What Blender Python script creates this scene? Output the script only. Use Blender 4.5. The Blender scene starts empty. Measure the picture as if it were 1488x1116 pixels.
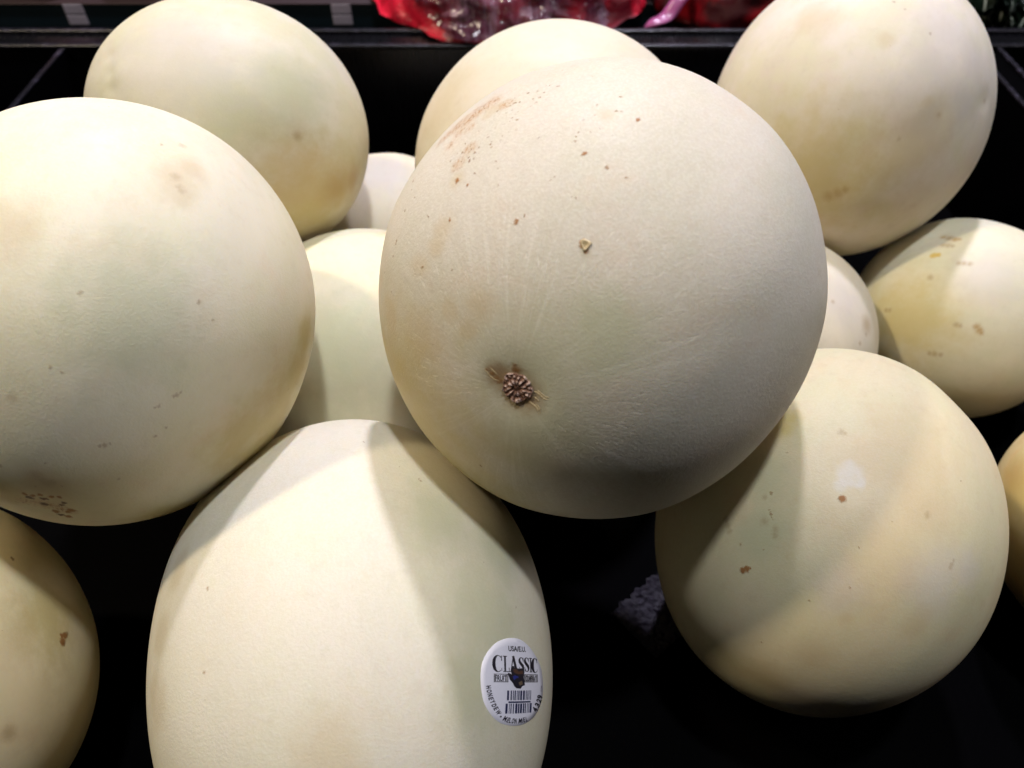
import bpy, bmesh, math, random
import numpy as np
from mathutils import Vector, Matrix

S = bpy.context.scene
C = S.collection

# ------------------------------------------------------------------ camera, lamps, exposure
CAM_Z = 0.40746
cam = bpy.data.cameras.new("camera")
cam.sensor_width = 36.0
cam.lens = 27.05
cam.clip_start = 0.01
cam.clip_end = 50
cam.dof.use_dof = True
cam.dof.focus_distance = 0.30
cam.dof.aperture_fstop = 10.0
camo = bpy.data.objects.new("camera", cam)
C.objects.link(camo)
camo.location = (0, 0, CAM_Z)
camo.rotation_euler = (math.radians(90 - 48), 0, 0)
S.camera = camo

world = bpy.data.worlds.new("World")
S.world = world
world.use_nodes = True
bg = world.node_tree.nodes["Background"]
bg.inputs[0].default_value = (1.0, 0.93, 0.85, 1)
bg.inputs[1].default_value = 0.006

def lamp(name, loc, watts, col, radius):
    l = bpy.data.lights.new(name, 'POINT')
    l.energy = watts
    l.color = col
    l.shadow_soft_size = radius
    o = bpy.data.objects.new(name, l)
    o.location = loc
    C.objects.link(o)
LA, LB, LC, LD = 322, 186, 214, 54
lamp("ceiling_or_fill_lamp", (0.26, 2.02, 2.55), LA, (0.82, 0.80, 1.0), 0.085)      # from behind the display
lamp("ceiling_or_fill_lamp", (-1.76, 0.54, 2.55), LB, (1.0, 0.85, 0.62), 0.10)     # from the left
lamp("ceiling_or_fill_lamp", (0.22, 0.27, 3.14), LC, (0.90, 0.935, 1.0), 0.10)      # nearly overhead
lamp("ceiling_or_fill_lamp", (2.7, 0.45, 2.1), LD, (0.98, 0.93, 0.98), 0.45)       # soft fill added at the right to lift the melons' right sides
S.view_settings.view_transform = 'Standard'
S.view_settings.look = 'None'
S.view_settings.exposure = 0.0
S.view_settings.gamma = 1.0
S.cycles.diffuse_bounces = 4

MELONS = {
 'M1': {"pos":[0.03413,0.2378,0.19741],"B":[[0.027562,0.076494,-0.033265],[0.020655,-0.03929,-0.077406],[0.083288,-0.01573,0.029007]],"spots":[["D",0.723,-0.46,0.516,0.0082],["D",0.799,-0.435,0.415,0.0054],["D",0.751,-0.543,0.375,0.0045],["D",0.729,-0.563,0.389,0.0045],["D",0.733,-0.534,0.421,0.0063],["D",0.729,-0.512,0.454,0.0045],["D",0.716,-0.488,0.499,0.0054],["D",0.703,-0.49,0.515,0.0045],["D",0.634,-0.535,0.559,0.0054],["D",0.62,-0.6,0.506,0.0036],["D",0.617,-0.568,0.545,0.0036],["D",0.604,-0.555,0.573,0.0045],["D",0.684,-0.462,0.564,0.0045],["D",0.722,-0.329,0.609,0.0045],["D",0.772,-0.205,0.601,0.0054],["D",0.76,-0.2,0.618,0.0073],["D",0.799,-0.165,0.578,0.0054],["D",0.739,-0.047,0.672,0.0091],["D",0.737,0.031,0.675,0.0073],["D",0.905,-0.145,0.399,0.0063],["D",0.908,-0.299,0.295,0.0054],["D",0.873,-0.443,0.205,0.0045],["D",0.846,-0.398,0.354,0.0054],["D",0.835,-0.432,0.341,0.0045],["D",0.827,-0.448,0.339,0.0045],["D",0.658,-0.2,0.726,0.0054],["D",0.645,-0.208,0.736,0.0054],["D",0.531,-0.502,0.683,0.0063],["D",0.574,-0.556,0.602,0.0091],["D",0.557,-0.586,0.588,0.0063],["D",0.543,-0.616,0.57,0.0073],["D",0.528,-0.638,0.56,0.0054],["D",0.551,-0.384,0.741,0.0073],["D",0.599,-0.442,0.668,0.0063],["D",0.589,-0.42,0.69,0.0036],["D",0.618,-0.496,0.61,0.0054],["D",0.525,-0.231,0.819,0.0054],["D",0.522,-0.281,0.805,0.0054],["D",0.368,-0.551,0.749,0.0045],["D",0.322,-0.614,0.721,0.0073],["D",0.242,-0.763,0.599,0.0054],["D",0.307,-0.741,0.597,0.0054],["D",0.303,-0.791,0.532,0.0054],["D",0.139,-0.742,0.656,0.0073],["D",0.128,-0.741,0.659,0.0054],["D",0.177,-0.538,0.824,0.0082],["D",0.248,-0.408,0.879,0.0063],["D",0.532,0.118,0.838,0.0045],["D",0.633,-0.108,0.766,0.0045],["D",0.633,-0.092,0.768,0.0045],["D",0.612,-0.154,0.775,0.0045],["D",0.767,0.034,0.641,0.0036],["D",0.816,-0.09,0.571,0.0036],["O",0.746,-0.143,0.65,0.0118],["O",0.477,-0.563,0.675,0.0136],["O",0.489,-0.508,0.709,0.0091],["O",0.496,-0.25,0.832,0.0118],["O",0.372,-0.509,0.777,0.01],["O",0.875,-0.043,0.481,0.0127],["O",0.321,-0.817,0.479,0.0091],["S",0.852,-0.154,0.501,0.0453],["S",0.847,-0.152,0.51,0.0363],["S",0.479,-0.565,0.671,0.0408],["S",0.334,-0.524,0.783,0.0635],["S",0.27,-0.513,0.815,0.0544],["S",0.685,-0.607,0.402,0.0544],["S",0.664,-0.614,0.427,0.0363],["S",0.159,-0.571,0.806,0.0544],["K",0.487,-0.791,0.37,0.0499],["K",0.525,-0.772,0.359,0.0544],["K",0.56,-0.75,0.351,0.0725],["K",0.601,-0.712,0.364,0.077],["K",0.631,-0.696,0.342,0.077],["K",0.666,-0.665,0.338,0.0725],["K",0.692,-0.644,0.328,0.0544],["K",0.725,-0.562,0.399,0.0453],["K",0.57,-0.589,0.573,0.0453],["K",0.512,-0.602,0.613,0.0408],["K",0.519,-0.708,0.478,0.0363],["K",0.566,-0.705,0.427,0.0453],["K",0.602,-0.663,0.446,0.0408],["P",0.718,-0.525,0.458,0.0997],["P",0.553,-0.597,0.581,0.0997],["P",0.635,-0.506,0.584,0.1088],["P",0.79,-0.468,0.396,0.0816],["P",0.844,-0.167,0.509,0.0906],["P",0.761,-0.179,0.624,0.0725],["D",0.243,-0.767,0.594,0.006],["D",0.321,-0.614,0.722,0.0086],["D",0.366,-0.552,0.749,0.0043],["D",0.524,-0.232,0.819,0.0069],["D",0.522,-0.28,0.806,0.0052],["D",0.142,-0.738,0.66,0.0069],["D",0.131,-0.738,0.662,0.006],["D",0.087,-0.729,0.679,0.006],["D",0.178,-0.537,0.824,0.0078],["D",0.248,-0.407,0.879,0.0078],["D",0.132,-0.563,0.816,0.006],["D",-0.024,-0.774,0.633,0.006],["D",-0.032,-0.675,0.737,0.006],["D",-0.028,-0.652,0.757,0.006],["D",-0.041,-0.372,0.927,0.0052],["D",0.143,-0.524,0.839,0.0043],["O",0.371,-0.509,0.776,0.0104],["O",0.498,-0.249,0.831,0.0129],["S",0.21,-0.245,0.947,0.0777],["S",0.126,-0.351,0.928,0.0518],["S",0.112,-0.252,0.961,0.0518],["S",-0.037,-0.427,0.903,0.1295],["S",0.172,-0.542,0.823,0.0518],["S",-0.128,-0.642,0.756,0.1036],["S",-0.054,-0.357,0.932,0.0777],["B",0.007,-0.025,1.0,0.0835],["B",-0.015,0.017,1.0,0.0963],["B",0.012,-0.079,0.997,0.0642],["B",-0.021,0.063,0.998,0.0642],["B",0.016,-0.108,0.994,0.0353],["D",0.079,-0.039,0.996,0.0128],["D",0.064,-0.03,0.998,0.0193],["D",-0.007,-0.085,0.996,0.0161],["D",0.005,-0.107,0.994,0.0128],["D",0.013,-0.128,0.992,0.0096],["D",-0.013,-0.07,0.997,0.0161],["D",-0.473,-0.04,0.88,0.0096],["G",0.069,0.007,0.998,0.2569],["G",-0.115,0.1,0.988,0.2569],["G",0.304,0.213,0.929,0.1927],["Y",-0.43,-0.421,0.798,0.4817],["Y",-0.723,-0.192,0.664,0.4817],["O",0.536,-0.001,0.844,0.0161],["O",0.541,0.022,0.841,0.0128],["O",0.519,0.022,0.854,0.0128],["O",0.525,0.003,0.851,0.0128],["B",0.0,-0.0,1.0,0.0867],["B",0.059,-0.022,0.998,0.0385],["B",0.018,-0.064,0.998,0.0385]],"dents":[[0.0,-0.0,1.0,0.1092,-0.02],[0.0,-0.0,1.0,0.3211,-0.008],[0.144,-0.232,0.962,0.1927,0.006],[0.845,0.293,0.447,0.2248,-0.004]]},
 'M2': {"pos":[-0.16371,0.23327,0.19043],"B":[[-0.037663,-0.069336,-0.01467],[0.053665,-0.015628,-0.062574],[-0.049929,0.035505,-0.05619]],"spots":[["D",-0.989,0.134,-0.061,0.0113],["D",-0.947,-0.302,-0.111,0.0136],["D",-0.928,-0.368,-0.051,0.0113],["D",-0.924,-0.278,0.264,0.0136],["D",-0.925,-0.267,0.272,0.0113],["D",-0.922,-0.292,0.252,0.0091],["D",-0.923,-0.217,0.317,0.0113],["D",-0.923,-0.204,0.325,0.0091],["D",-0.876,-0.261,0.405,0.0113],["D",-0.865,-0.23,0.446,0.0113],["D",-0.86,-0.029,0.51,0.0113],["D",-0.862,-0.046,0.504,0.0136],["D",-0.866,-0.063,0.496,0.0091],["D",-0.778,0.157,0.608,0.0091],["D",-0.748,-0.124,0.651,0.0091],["D",-0.685,0.324,0.653,0.0113],["D",-0.683,-0.066,-0.728,0.0091],["D",-0.955,0.192,0.226,0.0091],["D",-0.959,0.149,0.24,0.0091],["D",-0.316,-0.949,0.01,0.0091],["D",-0.455,-0.873,0.174,0.0068],["D",-0.536,-0.82,0.2,0.0068],["T",-0.641,-0.147,-0.754,0.0204],["T",-0.88,0.306,0.364,0.0272],["T",-0.788,-0.139,-0.6,0.0272],["T",-0.821,-0.17,-0.545,0.0204],["T",-0.813,-0.16,-0.56,0.0204],["S",-0.807,-0.142,-0.573,0.1359],["S",-0.734,-0.2,-0.65,0.0906],["S",-0.826,-0.171,-0.537,0.0906],["S",-0.877,0.415,-0.241,0.1585],["S",-0.895,0.363,-0.258,0.0906],["S",-0.711,0.172,0.682,0.1019],["S",-0.699,0.125,0.704,0.0793],["Y",-0.553,-0.776,0.303,0.2944],["Y",-0.658,-0.611,0.44,0.2491],["Y",-0.515,-0.845,0.144,0.2038],["Y",-0.444,-0.734,0.513,0.2717],["Y",-0.504,-0.862,-0.051,0.1359],["Y",-0.345,-0.348,0.872,0.1811],["G",-0.997,-0.054,-0.048,0.3397],["S",-0.638,0.136,0.758,0.1359],["H",-0.569,0.203,0.797,0.0212],["H",-0.571,0.211,0.793,0.0156],["H",-0.531,0.15,0.834,0.0234],["H",-0.585,0.157,0.795,0.0178],["H",-0.592,0.144,0.793,0.0156],["H",-0.592,0.072,0.803,0.0167],["H",-0.569,0.08,0.819,0.0145],["H",-0.464,0.082,0.882,0.0156],["H",-0.468,0.072,0.881,0.0134],["D",-0.494,0.255,0.831,0.0089],["D",-0.775,0.16,0.611,0.0072],["D",-0.7,0.087,0.709,0.0095],["D",-0.663,0.189,0.725,0.0078],["O",-0.535,0.039,0.844,0.0251],["O",-0.51,0.049,0.859,0.0195],["O",-0.589,0.225,0.777,0.0167],["O",-0.615,0.168,0.771,0.0167],["O",-0.622,0.122,0.774,0.0167],["O",-0.632,0.092,0.769,0.0139],["O",-0.593,0.194,0.781,0.0167],["O",-0.487,0.1,0.867,0.0223],["O",-0.459,0.047,0.887,0.0223],["K",-0.542,0.185,0.82,0.0613],["K",-0.535,0.133,0.834,0.0613],["K",-0.528,0.086,0.845,0.0613],["K",-0.523,0.223,0.823,0.0446],["K",-0.521,0.05,0.852,0.0446],["T",-0.7,0.144,0.7,0.0334],["T",-0.718,0.187,0.671,0.0334],["T",-0.709,0.129,0.693,0.0223],["T",-0.707,0.163,0.688,0.0279],["Y",-0.542,0.307,0.782,0.1166],["Y",-0.507,0.3,0.808,0.0855]],"dents":[[-0.532,0.144,0.834,0.0855,-0.012],[-0.815,-0.097,-0.571,0.1555,-0.004]]},
 'M3': {"pos":[-0.06506,0.13252,0.08595],"B":[[-0.015068,-0.079991,0.011887],[0.030693,-0.014551,-0.094225],[-0.074465,0.010189,-0.041243]],"spots":[["D",-0.609,-0.074,-0.79,0.0082],["D",-0.733,-0.317,-0.602,0.0066],["D",-0.737,-0.323,-0.594,0.0066],["D",-0.732,0.62,-0.281,0.0082],["D",-0.784,0.621,-0.014,0.0098],["D",-0.684,-0.721,-0.11,0.0066],["D",-0.787,0.613,0.071,0.0049],["S",-0.931,-0.343,0.125,0.0197],["S",-0.68,0.637,-0.364,0.0131],["S",-0.681,0.617,-0.395,0.0115],["S",-0.683,0.597,-0.42,0.0098],["S",-0.682,0.652,-0.332,0.0131],["G",-0.836,-0.543,-0.075,0.2462],["G",-0.874,-0.47,0.124,0.2134],["G",-0.807,-0.39,-0.443,0.197],["G",-0.694,-0.656,-0.298,0.1641],["S",-0.95,0.135,0.283,0.197],["T2",-0.499,0.865,0.054,0.1313],["T2",-0.481,0.863,-0.155,0.0985],["T2",-0.499,0.785,-0.368,0.0985]],"dents":[[-0.234,0.762,-0.604,0.426,0.026],[-0.235,-0.844,-0.482,0.3195,0.01],[-0.659,0.611,-0.44,0.0887,-0.002],[-0.782,0.119,-0.611,0.213,-0.002]]},
 'M4': {"pos":[0.14818,0.19781,0.08428],"B":[[-0.029803,0.067029,-0.028368],[-0.039785,-0.036689,-0.063534],[0.065001,0.008277,-0.051894]],"spots":[["D",0.961,-0.267,-0.078,0.0108],["D",0.969,-0.247,-0.003,0.006],["D",0.971,-0.239,0.006,0.0084],["D",0.973,-0.231,0.015,0.0096],["D",0.975,-0.223,0.026,0.0084],["D",0.976,-0.215,0.036,0.006],["D",0.923,-0.331,0.194,0.0108],["D",0.96,-0.215,0.178,0.006],["O",0.91,-0.281,0.306,0.0215],["O",0.919,-0.265,0.293,0.0215],["O",0.926,-0.249,0.285,0.0096],["T",0.89,-0.442,0.113,0.0215],["T",0.896,-0.423,0.135,0.0215],["T",0.9,-0.406,0.157,0.0191],["T",0.966,-0.253,0.056,0.0239],["T",0.979,-0.188,0.075,0.0215],["T",0.978,-0.182,0.1,0.0179],["T",0.957,-0.286,-0.05,0.0167],["D",0.941,0.313,-0.128,0.006],["D",0.978,0.208,0.024,0.006],["D",0.927,-0.251,-0.28,0.006],["D",0.71,0.572,-0.411,0.0072],["D",0.954,0.221,0.204,0.0072],["O",0.986,0.065,-0.155,0.0239],["T",0.892,-0.035,-0.451,0.0215],["T",0.893,-0.016,-0.449,0.0143],["T",0.862,0.461,-0.209,0.0215],["T",0.77,0.638,-0.023,0.0143],["T",0.767,0.64,-0.039,0.0143],["T",0.765,0.642,-0.053,0.0108],["W",0.955,0.052,-0.293,0.0478],["W",0.965,0.05,-0.257,0.0658],["W",0.961,0.084,-0.263,0.0622],["W",0.976,0.041,-0.214,0.0478],["W",0.961,0.12,-0.248,0.043],["S",0.843,0.281,-0.459,0.3586],["S",0.956,0.294,0.017,0.3108],["S",0.867,0.431,-0.251,0.2391],["V",0.809,0.583,0.075,0.2032],["V",0.695,0.718,-0.035,0.1195],["V",0.956,0.188,0.224,0.1435],["Y",0.845,-0.292,-0.448,0.0717],["Y",0.872,-0.299,-0.387,0.0598],["G",0.941,-0.307,-0.139,0.1435],["G",0.965,-0.237,0.109,0.1435],["D",0.797,-0.088,0.597,0.0084],["D",0.944,0.068,0.322,0.0084],["S",0.904,0.255,0.342,0.0478],["S",0.784,0.561,0.266,0.1076],["V",0.479,0.469,0.742,0.0956],["V",0.532,0.205,0.822,0.1793],["S",0.654,-0.011,0.757,0.1435],["S",0.817,0.164,0.553,0.1195]],"dents":[[0.227,0.497,-0.837,0.1779,-0.01],[0.959,0.081,-0.272,0.1112,-0.003]]},
 'M5': {"pos":[-0.15836,0.40021,0.17686],"B":[[-0.02373,0.018881,-0.068938],[0.059972,0.039288,-0.009713],[-0.034556,0.055219,0.030483]],"spots":[["O2",-0.653,-0.193,-0.733,0.1925],["O2",-0.526,-0.079,-0.847,0.1284],["T",-0.918,0.103,-0.382,0.0417],["Y",-0.753,-0.317,-0.577,0.5134],["V",-0.81,0.385,0.441,0.5372],["S",-0.913,-0.158,-0.377,0.3581],["G",-0.893,0.35,-0.282,0.3581],["G",-0.988,0.135,0.068,0.3581]],"dents":[[-0.488,0.278,0.827,0.0537,-0.006],[-0.582,0.165,0.796,0.0537,-0.007],[-0.635,0.054,0.771,0.0537,-0.007],[-0.641,0.178,0.747,0.0716,0.004]]},
 'M6': {"pos":[0.02706,0.4109,0.14366],"B":[[0.004742,0.031192,-0.079821],[0.071998,0.041549,0.020673],[-0.046223,0.067917,0.024012]],"spots":[["S",-0.504,0.132,0.854,0.3063]],"dents":[]},
 'M7': {"pos":[0.21238,0.45752,0.15421],"B":[[0.032202,-0.073943,-0.022943],[0.069371,0.037609,-0.032739],[-0.0384,0.005934,-0.078384]],"spots":[["D",-0.726,-0.088,-0.682,0.0095],["D",-0.756,-0.29,-0.586,0.0127],["D",-0.707,-0.006,-0.707,0.0143],["S",-0.825,-0.54,-0.168,0.0714],["S",-0.924,-0.381,0.017,0.0571],["S",-0.871,-0.443,-0.213,0.0571],["S",-0.968,-0.245,0.049,0.0872],["S",-0.873,-0.052,-0.485,0.0714],["S",-0.968,-0.218,0.12,0.0634],["T",-0.475,-0.813,-0.336,0.0222],["T",-0.818,-0.549,-0.175,0.0206],["T",-0.924,-0.382,0.019,0.0174],["O2",-0.873,-0.121,0.473,0.0476],["O2",-0.883,-0.169,0.438,0.0476],["O2",-0.893,-0.204,0.402,0.0317],["S",-0.757,0.389,-0.525,0.1744],["S",-0.872,-0.488,0.022,0.3172],["Y",-0.924,0.049,0.38,0.5233],["V",-0.681,-0.351,-0.643,0.2537],["V",-0.817,-0.387,-0.428,0.2537],["V",-0.6,-0.585,-0.545,0.2062],["V",-0.902,-0.35,-0.253,0.222],["V",-0.707,-0.653,-0.272,0.1903],["V",-0.871,-0.476,-0.122,0.1903]],"dents":[[-0.822,-0.543,-0.168,0.118,-0.006],[-0.923,-0.384,0.014,0.1003,-0.005],[-0.871,-0.442,-0.214,0.1062,0.005],[-0.962,-0.273,0.019,0.1416,-0.004],[-0.92,-0.374,-0.113,0.1416,0.005],[-0.488,-0.807,-0.332,0.0708,-0.012],[-0.945,-0.225,-0.236,0.236,0.008],[-0.729,-0.382,-0.568,0.177,-0.004],[-0.933,-0.243,0.267,0.295,-0.006]]},
 'M8': {"pos":[-0.25086,0.13484,0.07427],"B":[[-0.049502,0.041057,0.020518],[0.056497,0.037283,0.013514],[0.003551,-0.020821,0.071016]],"spots":[["D",-0.119,0.52,0.846,0.0168],["O",-0.553,0.623,0.553,0.0337],["O",-0.523,0.65,0.551,0.0281],["O",-0.528,0.631,0.568,0.0224],["D",-0.509,0.669,0.542,0.0168],["D",-0.561,0.623,0.544,0.0168],["T",-0.874,0.152,0.461,0.0561],["S",-0.738,0.219,0.638,0.5051],["Y",-0.461,0.582,0.67,0.2806]],"dents":[]},
 'M9': {"pos":[-0.08417,0.31156,0.07881],"B":[[-0.013764,0.073825,-0.021882],[0.06527,0.02298,0.03647],[-0.040849,0.011842,0.065646]],"spots":[["G",-0.948,-0.05,0.316,0.4214],["G",-0.834,-0.107,0.541,0.2634],["S",-0.148,0.433,0.889,0.1053]],"dents":[]},
 'M10': {"pos":[-0.08889,0.45051,0.06133],"B":[[-0.008423,0.061556,-0.0],[0.012072,0.001652,0.060923],[-0.060361,-0.008259,0.012185]],"spots":[["V",-0.993,-0.053,0.105,0.3311]],"dents":[]},
 'M11': {"pos":[0.15697,0.34413,0.06617],"B":[[0.019817,0.056895,-0.028853],[0.027217,0.019785,0.057706],[-0.057695,0.028875,0.017312]],"spots":[["T",-0.829,0.494,-0.262,0.022],["T",-0.53,0.634,-0.563,0.0257],["T",-0.581,0.533,-0.616,0.022],["T",-0.53,0.686,-0.499,0.0917],["V",-0.775,0.576,-0.261,0.2567]],"dents":[]},
 'M12': {"pos":[0.28755,0.36564,0.06414],"B":[[0.004799,0.017433,-0.062018],[0.046159,0.042452,0.015505],[-0.044939,0.045465,0.009303]],"spots":[["O2",-0.522,0.633,0.572,0.0367],["O2",-0.567,0.625,0.536,0.0459],["O2",-0.608,0.617,0.499,0.0413],["O2",-0.624,0.622,0.472,0.0275],["O2",-0.96,-0.152,0.236,0.0367],["O2",-0.962,-0.176,0.206,0.039],["O2",-0.964,-0.192,0.186,0.0275],["T",-0.608,0.538,0.584,0.0344],["T",-0.636,0.54,0.552,0.039],["T",-0.658,0.538,0.526,0.0275],["T",-0.796,0.371,0.479,0.0275],["T",-0.812,0.379,0.445,0.0298],["T",-0.83,0.385,0.403,0.0298],["T",-0.731,0.196,0.653,0.0321],["T",-0.494,-0.157,0.855,0.0252],["T",-0.525,-0.153,0.837,0.0252],["T",-0.906,-0.175,0.386,0.0298],["T",-0.918,-0.176,0.356,0.0252],["T",-0.754,-0.467,0.462,0.0275],["T",-0.776,-0.462,0.429,0.0321],["T",-0.801,-0.457,0.387,0.0275],["Y2",-0.637,0.414,0.65,0.0413],["Y2",-0.657,0.425,0.623,0.0367],["V",-0.915,0.313,0.256,0.3442],["Y",-0.686,-0.186,0.703,0.5278]],"dents":[[-0.466,0.659,0.591,0.1441,-0.01]]},
 'M13': {"pos":[0.32071,0.20429,0.07061],"B":[[0.020913,0.011525,0.066227],[-0.029414,-0.060797,0.019868],[-0.060445,0.033572,0.013245]],"spots":[["Y",-0.529,-0.199,-0.825,0.3873],["O2",-0.594,-0.335,-0.731,0.1936]],"dents":[]},
}
STICKER = {"l": [-0.01006, 0.1021, 0.1391], "r": [0.01259, 0.11418, 0.10734], "t": [0.00102, 0.12094, 0.133], "b": [0.00099, 0.09339, 0.11986], "c": [0.00075, 0.10629, 0.12809]}
PATHS = {"right1": [[0.0054, 0.1584, 0.226], [0.0071, 0.1582, 0.2269], [0.0084, 0.1575, 0.2261], [0.0097, 0.1568, 0.2253], [0.0114, 0.1563, 0.2255]], "right2": [[0.0048, 0.1575, 0.2228], [0.0063, 0.1568, 0.2223], [0.0076, 0.1561, 0.2214], [0.0083, 0.1552, 0.2191]], "right3": [[0.0063, 0.1577, 0.2249], [0.0071, 0.1573, 0.2247], [0.008, 0.1568, 0.2239]], "left1": [[-0.0048, 0.1632, 0.2266], [-0.0066, 0.1641, 0.2265], [-0.0081, 0.1656, 0.2278], [-0.0094, 0.167, 0.2292]], "left2": [[-0.0052, 0.1642, 0.2284], [-0.0065, 0.1653, 0.2294], [-0.0078, 0.1665, 0.2303]]}
SCAB = [0.0216, 0.1827, 0.266]
STEM = [0.0009, 0.1604, 0.2264]


# ------------------------------------------------------------------ helpers
def link(name, me, parent=None, mat=None):
    o = bpy.data.objects.new(name, me)
    C.objects.link(o)
    if mat is not None:
        me.materials.append(mat)
    if parent is not None:
        o.parent = parent
        o.matrix_parent_inverse = Matrix.Translation(-parent.location)
    return o

def tag(o, label=None, cat=None, group=None, kind=None):
    if label: o["label"] = label
    if cat: o["category"] = cat
    if group: o["group"] = group
    if kind: o["kind"] = kind
    return o

def pydata(name, verts, faces, smooth=True):
    me = bpy.data.meshes.new(name)
    me.from_pydata([tuple(map(float, v)) for v in verts], [], [tuple(f) for f in faces])
    me.update()
    if smooth:
        me.polygons.foreach_set("use_smooth", [True] * len(me.polygons))
    return me

class Nodes:
    def __init__(self, name):
        self.m = bpy.data.materials.new(name)
        self.m.use_nodes = True
        self.t = self.m.node_tree
        self.t.nodes.clear()
        self.out = self.t.nodes.new("ShaderNodeOutputMaterial")
        self.p = self.t.nodes.new("ShaderNodeBsdfPrincipled")
        self.t.links.new(self.p.outputs[0], self.out.inputs[0])
    def put(self, sock, v):
        if isinstance(v, bpy.types.NodeSocket):
            self.t.links.new(v, sock)
        elif isinstance(v, (tuple, list)) and len(v) == 3 and sock.type == 'RGBA':
            sock.default_value = (*v, 1)
        else:
            sock.default_value = v
    def n(self, typ, ins=None, out=0, **kw):
        nd = self.t.nodes.new("ShaderNode" + typ)
        for k, v in kw.items():
            setattr(nd, k, v)
        for k, v in (ins or {}).items():
            self.put(nd.inputs[k], v)
        return nd.outputs[out]
    def math(self, op, a, b=0.0, c=0.0):
        return self.n("Math", {0: a, 1: b, 2: c}, operation=op)
    def vmath(self, op, a, b=(0, 0, 0), out=0):
        return self.n("VectorMath", {0: a, 1: b}, out, operation=op)
    def noise(self, vec, scale, detail=3.0, rough=0.55, out=0, dist=0.0):
        return self.n("TexNoise", {"Vector": vec, "Scale": scale, "Detail": detail, "Roughness": rough, "Distortion": dist}, out)
    def step(self, v, lo, hi, a=0.0, b=1.0):
        return self.n("MapRange", {0: v, 1: lo, 2: hi, 3: a, 4: b}, interpolation_type='SMOOTHSTEP')
    def mix(self, fac, a, b, blend='MIX'):
        nd = self.t.nodes.new("ShaderNodeMix")
        nd.data_type = 'RGBA'
        nd.blend_type = blend
        self.put(nd.inputs[0], fac); self.put(nd.inputs[6], a); self.put(nd.inputs[7], b)
        return nd.outputs[2]
    def bump(self, h, dist, strength=1.0, normal=None):
        d = {"Height": h, "Distance": dist, "Strength": strength}
        if normal is not None: d["Normal"] = normal
        return self.n("Bump", d)
    def cones(self, vec, spots):
        acc = None
        for x, y, z, r in spots:
            d = self.vmath('DISTANCE', vec, (x, y, z), out=1)
            v = self.math('MULTIPLY_ADD', d, -1.0 / max(r, .002), 1.0)
            acc = v if acc is None else self.math('MAXIMUM', acc, v)
        return acc
    def setp(self, **kw):
        for k, v in kw.items():
            self.put(self.p.inputs[k.replace("_", " ")], v)
        return self.m

def plain(name, col, rough=0.5, spec=0.5, metal=0.0, grain=None):
    k = Nodes(name)
    tc = k.n("TexCoord", out=3)
    nz = k.noise(tc, grain[0] if grain else 60, 4)
    c = k.mix(nz, tuple(x * .8 for x in col), tuple(min(1, x * 1.2) for x in col))
    k.setp(Base_Color=c, Roughness=rough, Specular_IOR_Level=spec, Metallic=metal)
    if grain:
        k.put(k.p.inputs["Normal"], k.bump(k.noise(tc, grain[0] * 4, 3), grain[1]))
    return k.m

# ------------------------------------------------------------------ rind material
#  cream, pale green and tan mottling with flecks that radiate from the stem; every mark sits at its own place on the fruit
RIND = dict(  # base, second tone, third tone, fleck strength, grain strength
    M1=((.72, .67, .605), (.68, .645, .555), (.72, .62, .52), 1.0, 1.0),
    M2=((.90, .85, .71), (.85, .82, .63), (.88, .77, .61), .25, .9),
    M3=((.79, .75, .66), (.77, .745, .62), (.78, .725, .60), .15, .9),
    M4=((.78, .69, .49), (.74, .69, .47), (.76, .62, .41), .1, .5),
    M5=((.77, .73, .61), (.72, .69, .51), (.75, .66, .51), .1, .4),
    M6=((.80, .74, .64), (.77, .72, .59), (.79, .71, .59), .1, .4),
    M7=((.84, .78, .74), (.78, .74, .60), (.79, .70, .65), .1, .4),
    M8=((.98, .86, .60), (.93, .85, .57), (.96, .78, .51), .1, .6),
    M9=((.80, .75, .61), (.76, .76, .58), (.79, .72, .54), .1, .4),
    M10=((.80, .74, .65), (.77, .73, .61), (.80, .72, .60), .1, .3),
    M11=((.76, .71, .63), (.72, .68, .57), (.73, .66, .56), .1, .3),
    M12=((.77, .74, .62), (.72, .71, .56), (.75, .69, .55), .1, .3),
    M13=((.76, .62, .36), (.70, .60, .34), (.74, .53, .26), .1, .3))

TONES = dict(  # class: colour, amount, edge from, edge to, crisp?
    G=((.49, .50, .31), .50, -.25, .8, 0), Y=((.56, .44, .13), .58, -.25, .85, 0), V=((.60, .54, .50), .5, -.3, .8, 0),  # Y also paints yellow bounced glow and shaded undersides into the rind colour
    S=((.58, .44, .25), .42, -.25, .8, 0), T2=((.57, .48, .32), .6, -.2, .7, 0), W=((.74, .72, .70), .42, -.05, .55, 0),
    O2=((.42, .25, .08), .5, -.35, .95, 1), B=((.27, .145, .055), .80, -.3, .85, 0), T=((.36, .24, .11), .55, -.35, .9, 1),
    Y2=((.58, .40, .08), .85, -.1, .6, 1), O=((.34, .15, .045), .95, -.05, .6, 1), H=((.10, .035, .02), .95, -.1, .6, 1), D=((.27, .13, .04), .78, -.1, .75, 1))

SOFT = [c for c, t in TONES.items() if not t[4]] + ['K', 'P']

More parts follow.
